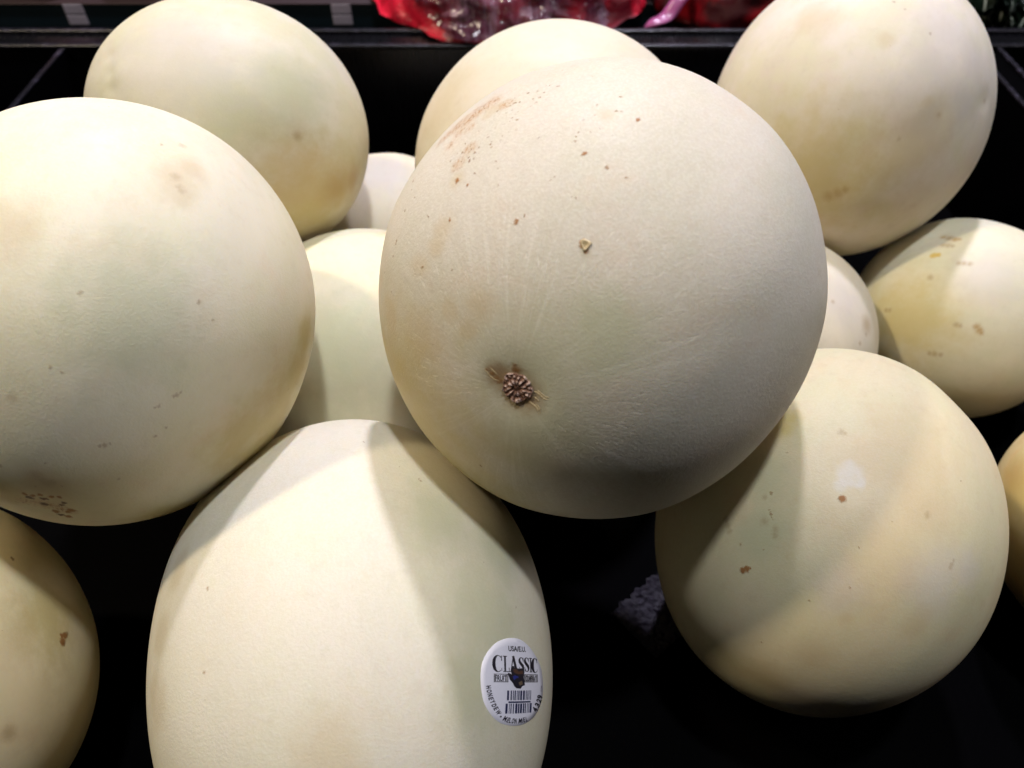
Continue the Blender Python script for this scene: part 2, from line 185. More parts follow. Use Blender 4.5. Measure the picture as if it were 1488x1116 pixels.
def rind(m, spots):
    base, tone2, tone3, fleck, grain = RIND[m]
    base, tone2, tone3 = [tuple(c * a for c, a in zip(t, (.90, .865, .775))) for t in (base, tone2, tone3)]
    k = Nodes("honeydew_rind")
    dv = k.n("Attribute", attribute_name="rind_dir", out=1)
    ob = k.n("TexCoord", out=3)
    seed = float(int(m[1:])) * 3.7
    dseed = k.vmath('ADD', dv, (seed, -seed, seed * .5))
    col = k.mix(k.step(k.noise(dseed, 2.3, 4, .6), .40, .64), base, tone2)
    col = k.mix(k.step(k.noise(k.vmath('ADD', dv, (-seed, 9, seed)), 3.4, 5, .62), .50, .74, 0, .85), col, tone3)
    # blurred lengthwise bands from stem to tip
    sp = k.n("SeparateXYZ", {0: dv}, 0); sy = k.n("SeparateXYZ", {0: dv}, 1); sz = k.n("SeparateXYZ", {0: dv}, 2)
    rad = k.vmath('NORMALIZE', k.n("CombineXYZ", {0: sp, 1: sy, 2: 0.0}))
    th = k.math('ARCCOSINE', sz)
    rx = k.n("SeparateXYZ", {0: rad}, 0); ry = k.n("SeparateXYZ", {0: rad}, 1)
    band = k.noise(k.n("CombineXYZ", {0: k.math('MULTIPLY', rx, 6.0), 1: k.math('MULTIPLY', ry, 6.0), 2: k.math('MULTIPLY', th, .9)}), 1.0, 4, .6)
    col = k.mix(k.step(band, .35, .7, 0, .22), col, tuple(c * .88 for c in tone2))
    # pale cork flecks, long near the stem and netted further out
    fv = k.n("CombineXYZ", {0: k.math('MULTIPLY', rx, 44.0), 1: k.math('MULTIPLY', ry, 44.0), 2: k.math('MULTIPLY', th, 21.0)})
    fl = k.noise(fv, 1.0, 2.5, .6, dist=.6)
    flm = k.step(fl, .56, .72)
    patch = k.step(k.noise(dseed, 4.0, 3), .38, .62, .25, 1.0)
    flm = k.math('MULTIPLY', flm, patch)
    flm = k.math('MULTIPLY', flm, k.step(th, 1.05, .35, .0, 1.0))
    col = k.mix(k.math('MULTIPLY', flm, .62 * fleck), col, (.82, .77, .66))
    if fleck > .5:      # soft pale rays out of the stem end
        ray = k.noise(k.n("CombineXYZ", {0: k.math('MULTIPLY', rx, 17.0), 1: k.math('MULTIPLY', ry, 17.0), 2: k.math('MULTIPLY', th, 2.2)}), 1.0, 4, .65)
        rm_ = k.math('MULTIPLY', k.step(ray, .50, .72), k.math('MULTIPLY', k.step(th, .95, .25), k.step(th, .05, .16)))
        col = k.mix(k.math('MULTIPLY', rm_, .50), col, (.84, .79, .69))
    # fine grain in the skin
    g1 = k.noise(ob, 980, 3, .7)
    g2 = k.noise(ob, 190, 3, .6)
    col = k.mix(k.step(g1, .38, .68, 0, .32 * grain), col, (.78, .74, .64))
    col = k.mix(k.step(g2, .50, .78, 0, .22), col, tuple(c * .80 for c in tone3))
    # sparse tiny freckles everywhere
    vor = k.n("TexVoronoi", {"Vector": dseed, "Scale": 9.0, "Randomness": 1.0}, 0)
    fr = k.math('MULTIPLY', k.step(vor, .035, .015), k.step(k.noise(dseed, 5.0, 2), .50, .60))
    col = k.mix(k.math('MULTIPLY', fr, .65), col, (.30, .17, .08))
    n7 = k.math('MULTIPLY_ADD', k.noise(dv, 7.0, 4, .65), 1.3, -.65)
    def field(c):
        return k.math('ADD', k.n("Attribute", attribute_name="mark_" + c, out=2), n7)
    crisp = k.vmath('ADD', dv, k.vmath('MULTIPLY', k.vmath('SUBTRACT', k.noise(dv, 55.0, 3, .65, out=1), (.5, .5, .5)), (.030, .030, .030)))
    by = {}
    for s in spots:
        by.setdefault(s[0], []).append(s[1:])
    hgt = None
    for cat, (c, amt, lo, hi, cr) in TONES.items():
        if cat == 'O' and 'K' in by:      # rubbed scar: streaky reddish cork inside its outline
            kk = k.step(field('K'), -.15, .95)
            stv = k.vmath('MULTIPLY', dv, (70, 70, 22))
            col = k.mix(k.math('MULTIPLY', kk, .30), col, (.62, .42, .22))
            st = k.step(k.noise(stv, 1.0, 4, .7), .46, .66)
            col = k.mix(k.math('MULTIPLY', kk, k.math('MULTIPLY_ADD', st, .74, .10)), col, (.43, .20, .075))
            col = k.mix(k.math('MULTIPLY', kk, k.step(k.noise(dv, 85, 2, .6), .56, .66, 0, .75)), col, (.24, .10, .04))
        if cat == 'O' and 'P' in by:      # clusters of pinprick specks
            pp = k.step(field('P'), .0, .5)
            v2 = k.n("TexVoronoi", {"Vector": crisp, "Scale": 36.0, "Randomness": 1.0}, 0)
            keep = k.step(k.noise(dv, 21, 2), .46, .54)
            col = k.mix(k.math('MULTIPLY', k.math('MULTIPLY', pp, keep), k.step(v2, .27, .15, 0, .85)), col, (.24, .12, .04))
        if cat not in by:
            continue
        cone = k.cones(crisp, by[cat]) if cr else field(cat)
        amt = amt * ({'M2': .55, 'M4': .8, 'M7': .6, 'M3': .7}.get(m, 1.0) if cat in 'DT' else 1.5 if (m == 'M12' and cat == 'O2') else 1.0)
        f = k.step(cone, lo, hi, 0, amt)
        if cat == 'W':
            f = k.math('MULTIPLY', f, k.step(g2, .25, .55, .55, 1))
        col = k.mix(f, col, c)
        if cat in 'DO':
            hgt = f if hgt is None else k.math('ADD', hgt, f)
    rough = k.math('ADD', k.math('MULTIPLY_ADD', g2, .14, .47), k.math('MULTIPLY', flm, .10))
    h = k.math('ADD', k.math('MULTIPLY', g1, .62 * grain), k.math('MULTIPLY', flm, .30 * fleck))
    h = k.math('ADD', h, k.math('MULTIPLY', g2, .25))
    if hgt is not None:
        h = k.math('SUBTRACT', h, k.math('MULTIPLY', hgt, .45))
    nrm = k.bump(h, .00022)
    k.setp(Base_Color=col, Roughness=rough, Specular_IOR_Level=.22, Normal=nrm,
           Subsurface_Weight=.18, Subsurface_Radius=(1.0, .55, .22), Subsurface_Scale=.005)
    return k.m

# ------------------------------------------------------------------ melons
def disp_fn(m):
    rs = np.random.RandomState(int(m[1:]) * 7 + 1)
    dirs = rs.normal(size=(9, 3)); dirs /= np.linalg.norm(dirs, axis=1)[:, None]
    fr = rs.uniform(2.5, 7.5, 9); ph = rs.uniform(0, 6.28, 9); am = .0028 / fr * 2.2
    dents = MELONS[m]['dents']
    def f(g):
        s = np.zeros(len(g))
        for i in range(9):
            s += am[i] * np.sin(fr[i] * (g @ dirs[i]) * 1.6 + ph[i])
        az = np.arctan2(g[:, 1], g[:, 0]); st = np.sqrt(np.clip(1 - g[:, 2] ** 2, 0, 1))
        s += .0011 * st ** 2 * np.sin(10 * az + ph[0]) + .0007 * st ** 2 * np.sin(17 * az + ph[1])
        for x, y, z, r, a in dents:
            s += a * np.exp(-((g - np.array([x, y, z])) ** 2).sum(1) / (r * r))
        return s
    return f
DISP = {m: disp_fn(m) for m in MELONS}

def on_rind(m, p, off=0.0):
    """point(s) of the world pushed onto the rind of melon m, off metres proud of it"""
    d = MELONS[m]; B = np.array(d['B']); pos = np.array(d['pos'])
    p = np.atleast_2d(np.asarray(p, float))
    g = (np.linalg.inv(B) @ (p - pos).T).T
    g /= np.linalg.norm(g, axis=1)[:, None]
    n = (np.linalg.inv(B).T @ g.T).T
    n /= np.linalg.norm(n, axis=1)[:, None]
    q = pos + (B @ (g * (1 + DISP[m](g))[:, None]).T).T
    off = np.asarray(off, float)
    return q + n * (off if off.ndim == 0 else off[:, None]), n

def melon(m, label, seg, ring):
    d = MELONS[m]
    B = np.array(d['B'])
    t = np.linspace(0, math.pi, ring + 1)[1:-1]
    a = np.linspace(0, 2 * math.pi, seg, endpoint=False)
    T, A = np.meshgrid(t, a, indexing='ij')
    g = np.stack([np.sin(T) * np.cos(A), np.sin(T) * np.sin(A), np.cos(T)], -1).reshape(-1, 3)
    g = np.vstack([g, [[0, 0, 1], [0, 0, -1]]])
    v = (B @ (g * (1 + DISP[m](g))[:, None]).T).T
    R = ring - 1
    faces = []
    for i in range(R - 1):
        for j in range(seg):
            j2 = (j + 1) % seg
            faces.append((i * seg + j, (i + 1) * seg + j, (i + 1) * seg + j2, i * seg + j2))
    top, bot = R * seg, R * seg + 1
    for j in range(seg):
        j2 = (j + 1) % seg
        faces.append((top, j, j2)); faces.append((bot, (R - 1) * seg + j2, (R - 1) * seg + j))
    me = pydata("honeydew_melon", v, faces)
    at = me.attributes.new("rind_dir", 'FLOAT_VECTOR', 'POINT')
    at.data.foreach_set("vector", g.astype(np.float32).ravel())
    by = {}
    for s_ in d['spots']: by.setdefault(s_[0], []).append(s_[1:])
    for c_ in by:
        if c_ in SOFT:
            fld = np.full(len(g), -1.5)
            for x, y, z, r in by[c_]:
                fld = np.maximum(fld, 1 - np.sqrt(((g - np.array([x, y, z])) ** 2).sum(1)) / r)
            me.attributes.new("mark_" + c_, 'FLOAT', 'POINT').data.foreach_set("value", fld.astype(np.float32))
    me.materials.append(rind(m, d['spots']))
    o = bpy.data.objects.new("honeydew_melon", me)
    C.objects.link(o)
    o.location = d['pos']
    tag(o, label, "honeydew melon", "honeydew melons heaped in the black bin")
    return o

LABELS = dict(
    M1=("large cream honeydew on top of the heap showing its brown stem scar", 320, 240),
    M2=("big pale honeydew at the left with a dark scab low on its side", 256, 160),
    M3=("tall bright cream honeydew at the front with an oval white sticker", 256, 160),
    M4=("yellowish honeydew with a white waxy patch, below the topmost melon at its right", 256, 160),
    M5=("honeydew at the back left with an orange tint low on its side", 224, 140),
    M6=("cream honeydew half hidden behind the topmost stem-scarred melon", 192, 120),
    M7=("mauve white dented honeydew at the back right beside the bin's rim", 224, 140),
    M8=("tan honeydew cut by the bottom left corner with a brown crescent scab", 224, 140),
    M9=("smooth pale honeydew sunk between the left melon and the topmost melon", 192, 120),
    M10=("small whitish honeydew glimpsed low in the gap under the back left melon", 160, 100),
    M11=("pale honeydew squeezed between the topmost melon and the brown flecked one", 160, 100),
    M12=("pale honeydew with short brown dashes under the dented back right melon", 192, 120),
    M13=("orange yellow honeydew cut off by the right edge behind the waxy patched one", 160, 100))
MEL = {m: melon(m, *LABELS[m]) for m in LABELS}

# ------------------------------------------------------------------ stem scar on the topmost melon
def tangents(n):
    n = Vector(n); up = Vector((0, 0, 1))
    v = (up - n * up.dot(n)).normalized(); u = v.cross(n).normalized()
    return np.array(u), np.array(v)

rng = random.Random(4)
c0, n0 = on_rind('M1', STEM); c0, n0 = c0[0], n0[0]
tu, tv = tangents(n0)
NA, NR = 108, 26
RX, RY = .0051, .0050
lob = [(k / 11 + rng.uniform(-.018, .018)) * 2 * math.pi for k in range(11)]
lob2 = [(k / 17 + rng.uniform(-.015, .015)) * 2 * math.pi for k in range(17)]
ampl = {}
def crest(a, arr, w):
    return max(ampl.setdefault(b, (rng.uniform(.5, 1.0), rng.uniform(.8, 1.35)))[0] * math.exp(-(((a - b + math.pi) % (2 * math.pi) - math.pi) / (w * ampl[b][1])) ** 2) for b in arr)
vs, hs, cs = [], [], []
for i in range(NR + 1):
    r = i / NR
    for j in range(NA):
        a = 2 * math.pi * j / NA
        edge = 1 + .04 * math.sin(3 * a + 1) + .035 * math.sin(5 * a + 2) + .03 * math.sin(11 * a)
        inner = crest(a, lob, .15) * math.exp(-((r - .46 - .05 * math.sin(2 * a + .6)) / .17) ** 2)
        outer = crest(a, lob2, .10) * math.exp(-((r - .79 - .04 * math.sin(3 * a)) / .12) ** 2)
        ringr = math.exp(-((r - .96) / .045) ** 2) * (.6 + .4 * math.sin(9 * a + 1) * math.sin(4 * a))
        mid = math.exp(-(r / .13) ** 2) * .55
        h = .0003 + .0011 * inner + .0009 * outer + .0007 * ringr + .0005 * mid + .0005 * (1 - r * r) + rng.uniform(-1, 1) * .00012
        if i == NR: h = -.0012
        cs.append(min(1, inner + outer + ringr * .8 + mid * .6 + rng.uniform(-.12, .12)))
        vs.append(c0 + tu * r * RX * edge * math.cos(a) + tv * r * RY * edge * math.sin(a)); hs.append(h)
q, nn = on_rind('M1', vs, np.array(hs))
fc = [(i * NA + j, i * NA + (j + 1) % NA, (i + 1) * NA + (j + 1) % NA, (i + 1) * NA + j) for i in range(NR) for j in range(NA)]
k = Nodes("cork")
tc = k.n("TexCoord", out=3)
cr_ = k.n("Attribute", attribute_name="ridge", out=2)
cc = k.mix(k.math('MULTIPLY', k.step(cr_, .25, .8), k.step(k.noise(tc, 700, 4, .7), .2, .6, .5, 1)), (.25, .135, .095), (.80, .60, .52))
k.setp(Base_Color=cc, Roughness=.8, Specular_IOR_Level=.2, Normal=k.bump(k.noise(tc, 1500, 3), .0003))
CORK = k.m
me = pydata("stem_scar", q, fc)
me.attributes.new("ridge", 'FLOAT', 'POINT').data.foreach_set("value", cs)
link("stem_scar", me, MEL['M1'], CORK)

k = Nodes("dry_crack_ridge")
tc = k.n("TexCoord", out=3)
k.setp(Base_Color=k.mix(k.noise(tc, 500, 3), (.42, .31, .15), (.66, .55, .35)), Roughness=.7, Specular_IOR_Level=.3)
RIDGE = k.m
def ridge(path, r):
    P = [Vector(p) for p in path]
    fine = []
    for i in range(len(P) - 1):
        for s in range(6):
            fine.append(P[i].lerp(P[i + 1], s / 6))
    fine.append(P[-1])
    for _ in range(3):
        fine = [fine[0]] + [(fine[i - 1] + fine[i] * 2 + fine[i + 1]) / 4 for i in range(1, len(fine) - 1)] + [fine[-1]]
    q, n = on_rind('M1', [tuple(p) for p in fine])
    vs = []; fs = []
    for i in range(len(q)):
        t = q[min(i + 1, len(q) - 1)] - q[max(i - 1, 0)]; t /= np.linalg.norm(t)
        s = np.cross(t, n[i]); w = r * (0.25 + .75 * math.sin(math.pi * (i + .6) / (len(q) + .2)) ** .6) * (1 + rng.uniform(-.2, .2))
        for a in range(7):
            an = math.pi * a / 6
            vs.append(q[i] + s * math.cos(an) * w + n[i] * (math.sin(an) * w * .8 - .0001))
    for i in range(len(q) - 1):
        for a in range(6):
            fs.append((i * 7 + a, i * 7 + a + 1, (i + 1) * 7 + a + 1, (i + 1) * 7 + a))
    link("crack_ridge", pydata("crack_ridge", vs, fs), MEL['M1'], RIDGE)
for nm, path in PATHS.items():
    ridge(path, .00034 if nm.startswith("right") else .00026)
    if nm in ("right1", "right2"):
        q, n = on_rind('M1', path); t = np.cross(n[0], q[-1] - q[0]); t /= np.linalg.norm(t)
        ridge([tuple(p + t * .0008) for p in q[1:]], .0003)

# small triangular scab with a raised lip
c1, n1 = on_rind('M1', SCAB); c1, n1 = c1[0], n1[0]
su, sv = tangents(n1)
out = [(-1, .75), (-.4, .95), (.5, .80), (1.05, .55), (.75, -.1), (.35, -.85), (-.1, -1.0), (-.45, -.5), (-.9, .2)]
vs, hs, fs = [], [], []
prof = [(1.25, -.0002), (1.05, .00045), (.8, .0005), (.55, .0001), (0.0, .0)]
for s, h in prof:
    for (x, y) in out:
        vs.append(c1 + su * x * .0015 * s * rng.uniform(.85, 1.15) + sv * y * .0016 * s * rng.uniform(.85, 1.15)); hs.append(h + rng.uniform(-.00008, .00008))
m_ = len(out)
for i in range(len(prof) - 1):
    for j in range(m_):
        fs.append((i * m_ + j, i * m_ + (j + 1) % m_, (i + 1) * m_ + (j + 1) % m_, (i + 1) * m_ + j))
q, _ = on_rind('M1', vs, np.array(hs))
link("scab", pydata("scab", q, fs), MEL['M1'], RIDGE)

# ------------------------------------------------------------------ sticker on the front melon
ST = {a: np.array(b) for a, b in STICKER.items()}
SU = (ST['r'] - ST['l']) / 2; SV = (ST['t'] - ST['b']) / 2; SC = ST['c'] + .35 * ((ST['t'] + ST['b']) / 2 - ST['c']); SQ = .6 * ((ST['r'] + ST['l']) / 2 - ST['c'])
def st_pt(pts, off):
    """sheet coordinates of the sticker print (837 x 1116 units) to the rind"""
    p = [SC + SU * ((x - 398) / 312) + SQ * ((x - 398) / 312) ** 2 + SV * ((567 - y) / 452) for x, y in pts]
    return on_rind('M3', p, off)[0]
def gloss(name, col, rough=.35):
    k = Nodes(name); tc = k.n("TexCoord", out=3)
    nz = k.noise(tc, 900, 3)
    k.setp(Base_Color=k.mix(nz, tuple(c * .93 for c in col), col), Roughness=rough, Specular_IOR_Level=.4)
    return k.m
PAPER = gloss("sticker_paper", (.88, .86, .97)); INK = gloss("black_ink", (.022, .018, .03)); BLUE = gloss("dark_blue_ink", (.02, .025, .09))
BROWN = gloss("brown_ink", (.10, .05, .035)); GREY = gloss("grey_ink", (.42, .40, .43)); LBLUE = gloss("blue_ink", (.03, .04, .24)); TANI = gloss("tan_ink", (.17, .12, .08))
oval = [(85, 500), (98, 390), (148, 275), (235, 170), (330, 124), (400, 115), (470, 121), (540, 172), (612, 265), (662, 360), (697, 470), (711, 600), (708, 720), (680, 830), (620, 930), (540, 995), (440, 1021), (330, 1005), (250, 960), (180, 880), (118, 770), (93, 640)]
def smooth_loop(p, it=2):
    for _ in range(it):
        p = [x for i in range(len(p)) for x in ((p[i][0] * .75 + p[(i + 1) % len(p)][0] * .25, p[i][1] * .75 + p[(i + 1) % len(p)][1] * .25),
                                               (p[i][0] * .25 + p[(i + 1) % len(p)][0] * .75, p[i][1] * .25 + p[(i + 1) % len(p)][1] * .75))]
    return p
loop = smooth_loop(oval)
rings = [1.0, .99, .85, .7, .5, .3, .12]
vs, fs, hs = [], [], []
n_ = len(loop)
for ri, s in enumerate(rings):
    for i, (x, y) in enumerate(loop):
        vs.append((398 + (x - 398) * s, 567 + (y - 567) * s))
        hs.append(-.0001 if ri == 0 else .00014 + (.00010 * max(0, math.sin(i * .35 + 1)) ** 3 if ri == 1 else 0))
for i in range(len(rings) - 1):
    for j in range(n_):
        fs.append((i * n_ + j, (i + 1) * n_ + j, (i + 1) * n_ + (j + 1) % n_, i * n_ + (j + 1) % n_))
vs.append((398, 567)); hs.append(.00014)
b = (len(rings) - 1) * n_
for j in range(n_):
    fs.append((b + j, len(vs) - 1, b + (j + 1) % n_))
sticker = link("sticker", pydata("sticker", st_pt(vs, np.array(hs)), fs), MEL['M3'], PAPER)

class Ink:
    def __init__(s): s.v, s.f = [], []
    def poly(s, pts):
        b = len(s.v); s.v += list(pts); s.f.append(tuple(range(b, b + len(pts))))
    def bar(s, x0, y0, x1, y1):
        n = max(1, int(abs(x1 - x0) / 60)); m = max(1, int(abs(y1 - y0) / 60))
        for i in range(n):
            for j in range(m):
                a, c = x0 + (x1 - x0) * i / n, x0 + (x1 - x0) * (i + 1) / n
                d, e = y0 + (y1 - y0) * j / m, y0 + (y1 - y0) * (j + 1) / m
                s.poly([(a, d), (a, e), (c, e), (c, d)])
    def stroke(s, pts, ws):
        L, R = [], []
        for i, (x, y) in enumerate(pts):
            a = pts[max(0, i - 1)]; b2 = pts[min(len(pts) - 1, i + 1)]
            dx, dy = b2[0] - a[0], b2[1] - a[1]; l = math.hypot(dx, dy) or 1
            w = ws[i] / 2
            L.append((x - dy / l * w, y + dx / l * w)); R.append((x + dy / l * w, y - dx / l * w))
        for i in range(len(pts) - 1):
            s.poly([L[i], L[i + 1], R[i + 1], R[i]])
    def text(s, body, x, y, h, w=None, rot=0.0, shear=0.0, bold=0.0):
        """left-baseline at (x, y), cap height h, fitted to width w, in sheet units (y down)"""
        cu = bpy.data.curves.new("t", 'FONT'); cu.body = body; cu.size = 1; cu.shear = shear; cu.offset = bold; cu.resolution_u = 3
        o = bpy.data.objects.new("t", cu); C.objects.link(o)
        bpy.context.view_layer.update()
        me = o.evaluated_get(bpy.context.evaluated_depsgraph_get()).to_mesh()
        P = [tuple(v.co) for v in me.vertices]; F = [tuple(p.vertices) for p in me.polygons]
        if P:
            x0 = min(p[0] for p in P); x1 = max(p[0] for p in P)
            sc = h / .73; sx = (w / (x1 - x0)) if w else sc
            co, si = math.cos(rot), math.sin(rot); b0 = len(s.v)
            for p in P:
                a, c = (p[0] - (x0 if w else 0)) * sx, -p[1] * sc
                s.v.append((x + a * co - c * si, y + a * si + c * co))
            s.f += [tuple(b0 + i for i in reversed(f)) for f in F]
            adv = (x1 - x0) * sx
        else:
            adv = h * .4
        bpy.data.objects.remove(o); bpy.data.curves.remove(cu)
        return adv
    def make(s, name, mat, parent, off):
        me = pydata(name, st_pt(s.v, off), s.f, smooth=False)
        return link(name, me, parent, mat)

def arc_text(ink, body, pts, h, bold=.02, shear=0):
    """letters set one by one along a polyline of baseline points"""
    P = [Vector(p) for p in pts]
    seg = [(P[i + 1] - P[i]).length for i in range(len(P) - 1)]; tot = sum(seg)
    wt = {'I': .45, ' ': .4, '\u2022': .6, 'M': 1.3, 'W': 1.35, 'L': .85, 'E': .9}
    W_ = [wt.get(ch, 1.0) for ch in body]; u = 0
    for ch, w in zip(body, W_):
        d = (u / sum(W_)) * tot; u += w
        i = 0
        while i < len(seg) - 1 and d > seg[i]: d -= seg[i]; i += 1
        t = (P[i + 1] - P[i]).normalized(); p = P[i] + t * d
        if ch != ' ':
            ink.text(ch, p.x, p.y, h, (w - .27) / sum(W_) * tot if ch != '\u2022' else None, math.atan2(t.y, t.x), shear, bold)

ink = Ink()
ink.text("USA/E.U.", 346, 256, 54, 170, bold=.030)
# CLASSIC in a tall serif face, drawn stroke by stroke
def serif_C(x, w, y0, y1):
    cx, cy, rx, ry = x + w * .52, (y0 + y1) / 2, w * .46, (y1 - y0) / 2 - 3
    A = [math.radians(a) for a in range(-48, -320, -16)]
    ink.stroke([(cx + rx * math.cos(a), cy + ry * math.sin(a)) for a in A], [7 + 23 * max(0, -math.cos(a)) for a in A])
    ink.bar(x + w * .84, y0 + 4, x + w * .92, y0 + (y1 - y0) * .33)
    ink.bar(x + w * .86, y1 - (y1 - y0) * .24, x + w * .92, y1 - 12)
def serif_I(x, w, y0, y1):
    ink.bar(x + w * .28, y0, x + w * .72, y1); ink.bar(x, y0, x + w, y0 + 8); ink.bar(x, y1 - 8, x + w, y1)
def serif_S(x, w, y0, y1):
    h = y1 - y0
    pts = [(.86, .24), (.78, .10), (.55, .03), (.28, .07), (.15, .20), (.22, .34), (.45, .46), (.70, .58), (.86, .73), (.80, .90), (.55, .97), (.28, .93), (.14, .78)]
    ws = [6, 8, 8, 12, 18, 24, 27, 27, 20, 12, 8, 8, 6]
    ink.stroke([(x + a * w, y0 + b * h) for a, b in pts], ws)
    ink.bar(x + w * .84, y0 + 5, x + w * .92, y0 + h * .32); ink.bar(x + w * .08, y1 - h * .32, x + w * .16, y1 - 5)
def serif_A(x, w, y0, y1):
    ink.stroke([(x + w * .46, y0), (x + w * .84, y1)], [22, 24]); ink.stroke([(x + w * .48, y0 + 4), (x + w * .15, y1)], [9, 8])
    ink.bar(x + w * .24, y0 + (y1 - y0) * .62, x + w * .72, y0 + (y1 - y0) * .67)
    ink.bar(x, y1 - 8, x + w * .32, y1); ink.bar(x + w * .62, y1 - 8, x + w * 1.04, y1)
def serif_L(x, w, y0, y1):
    ink.bar(x + w * .18, y0, x + w * .46, y1); ink.bar(x, y0, x + w * .64, y0 + 8); ink.bar(x, y1 - 8, x + w, y1); ink.bar(x + w * .9, y1 - 44, x + w, y1 - 8)
serif_C(203, 86, 303, 472); serif_L(292, 58, 308, 470); serif_A(350, 80, 306, 470)
serif_S(438, 52, 314, 466); serif_S(492, 52, 314, 466); serif_I(546, 30, 318, 468); serif_C(576, 62, 318, 474)
arc_text(ink, "HONEYDEW", [(138, 612), (146, 660), (165, 735), (195, 805), (232, 868), (268, 902)], 44, bold=.040)
ink.poly([(283 + 9 * math.cos(a * .785), 915 + 9 * math.sin(a * .785)) for a in range(8)])
arc_text(ink, "MELON MIEL", [(300, 950), (345, 973), (400, 985), (470, 988), (550, 972)], 50, bold=.040)
arc_text(ink, "4329", [(632, 890), (668, 825), (694, 750), (700, 698)], 64, bold=.045, shear=.15)
arc_text(ink, "CDF", [(690, 672), (694, 605)], 18, bold=.0)
ink.make("lettering", INK, sticker, .00019)

box = Ink()
for x0, x1 in ((208, 338), (490, 636)):
    box.bar(x0, 490, x1, 496); box.bar(x0, 566, x1, 572); box.bar(x0, 496, x0 + 6, 566); box.bar(x1 - 6, 496, x1, 566)
box.text("FRUIT", 220, 560, 58, 106, bold=.030)
box.text("COMPANY", 502, 560, 58, 122, bold=.022)
box.make("company_box", INK, sticker, .00019)
tint = Ink()
tint.bar(215, 497, 331, 565); tint.bar(497, 497, 629, 565)
tint.make("box_tint", GREY, sticker, .00016)

bars = Ink()
x = 330; rb = random.Random(9)
while x < 565:
    w = rb.choice([6, 8, 12, 18, 7]); bars.bar(x, 655 - (x - 330) * .0, min(x + w, 570), 752); x += w + rb.choice([7, 9, 14, 10])
x = 320
while x < 572:
    w = rb.choice([6, 10, 14, 20, 8]); bars.bar(x, 786, min(x + w, 580), 886); x += w + rb.choice([6, 8, 12])
bars.bar(345, 764, 560, 780)
bars.make("barcode", BLUE, sticker, .00019)

def blot(name, pts, mat, off):
    i = Ink()
    cx = sum(p[0] for p in pts) / len(pts); cy = sum(p[1] for p in pts) / len(pts)
    for j in range(len(pts)):
        i.poly([(cx, cy), pts[(j + 1) % len(pts)], pts[j]])
    return i.make(name, mat, sticker, off)
blot("emblem", [(365, 432), (378, 415), (430, 432), (488, 428), (492, 470), (486, 520), (492, 572), (497, 600), (470, 612), (455, 636), (415, 632), (395, 612), (380, 580), (352, 545), (340, 505), (333, 478), (352, 482), (372, 505), (362, 460)], INK, .00021)
blot("emblem_basket", [(382, 436), (420, 440), (438, 470), (474, 452), (478, 486), (430, 492), (398, 478), (385, 462)], BROWN, .00023)
blot("emblem_grapes", [(378, 512), (400, 503), (430, 512), (432, 526), (408, 532), (394, 552), (386, 540)], LBLUE, .00023)
blot("emblem_leaf", [(432, 575), (468, 556), (476, 590), (446, 606)], TANI, .00023)

# ------------------------------------------------------------------ the bin
k = Nodes("pebbled_lit_floor")
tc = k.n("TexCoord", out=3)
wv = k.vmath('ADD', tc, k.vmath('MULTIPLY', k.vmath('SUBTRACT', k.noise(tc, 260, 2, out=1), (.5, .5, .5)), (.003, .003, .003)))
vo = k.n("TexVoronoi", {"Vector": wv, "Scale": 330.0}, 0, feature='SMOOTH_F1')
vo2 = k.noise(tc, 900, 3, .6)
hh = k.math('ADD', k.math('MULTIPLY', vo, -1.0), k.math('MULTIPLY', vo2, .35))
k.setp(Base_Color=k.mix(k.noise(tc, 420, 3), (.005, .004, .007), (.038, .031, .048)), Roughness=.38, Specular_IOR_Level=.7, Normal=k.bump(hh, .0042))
PEBBLE = k.m  # finish of the lit floor patch, paler and glossier than the floor
k = Nodes("black_plastic")
tc = k.n("TexCoord", out=3)
sc1 = k.noise(k.vmath('MULTIPLY', tc, (12, 1, 1)), 40, 4)
k.setp(Base_Color=(.002, .002, .0028), Roughness=k.math('MULTIPLY_ADD', sc1, .12, .22), Specular_IOR_Level=.25, Normal=k.bump(k.noise(tc, 420, 3), .00008))
BLACK = k.m
k = Nodes("matte_black_plastic")
tc = k.n("TexCoord", out=3)
k.setp(Base_Color=k.mix(k.noise(tc, 30, 4), (.0003, .0003, .0004), (.0008, .0007, .0009)), Roughness=.62, Specular_IOR_Level=.012, Normal=k.bump(k.noise(tc, 300, 3), .0002))
MATTE = k.m
k = Nodes("scuffed_rim")
tc = k.n("TexCoord", out=3)
sc2 = k.step(k.noise(k.vmath('MULTIPLY', tc, (1, 1, 1)), 130, 5, .7), .50, .70)
k.setp(Base_Color=k.mix(sc2, (.006, .0055, .008), (.045, .040, .062)), Roughness=.30, Specular_IOR_Level=.5, Normal=k.bump(k.noise(tc, 300, 4), .0004))
RIM = k.m

def bevel_box(bm, x0, x1, y0, y1, z0, z1, r=.002, seg=3):
    g = bmesh.ops.create_cube(bm, size=1.0)
    for v in g['verts']:
        v.co = Vector((x0 + (v.co.x + .5) * (x1 - x0), y0 + (v.co.y + .5) * (y1 - y0), z0 + (v.co.z + .5) * (z1 - z0)))
    es = list({e for v in g['verts'] for e in v.link_edges})
    if r > 0:
        bmesh.ops.bevel(bm, geom=es, offset=r, segments=seg, profile=.5, affect='EDGES')
def box_part(name, boxes, mat, parent, r=.002):
    bm = bmesh.new()
    for b_ in boxes: bevel_box(bm, *b_, r=r)
    me = bpy.data.meshes.new(name); bm.to_mesh(me); bm.free()
    me.polygons.foreach_set("use_smooth", [True] * len(me.polygons))
    return link(name, me, parent, mat)

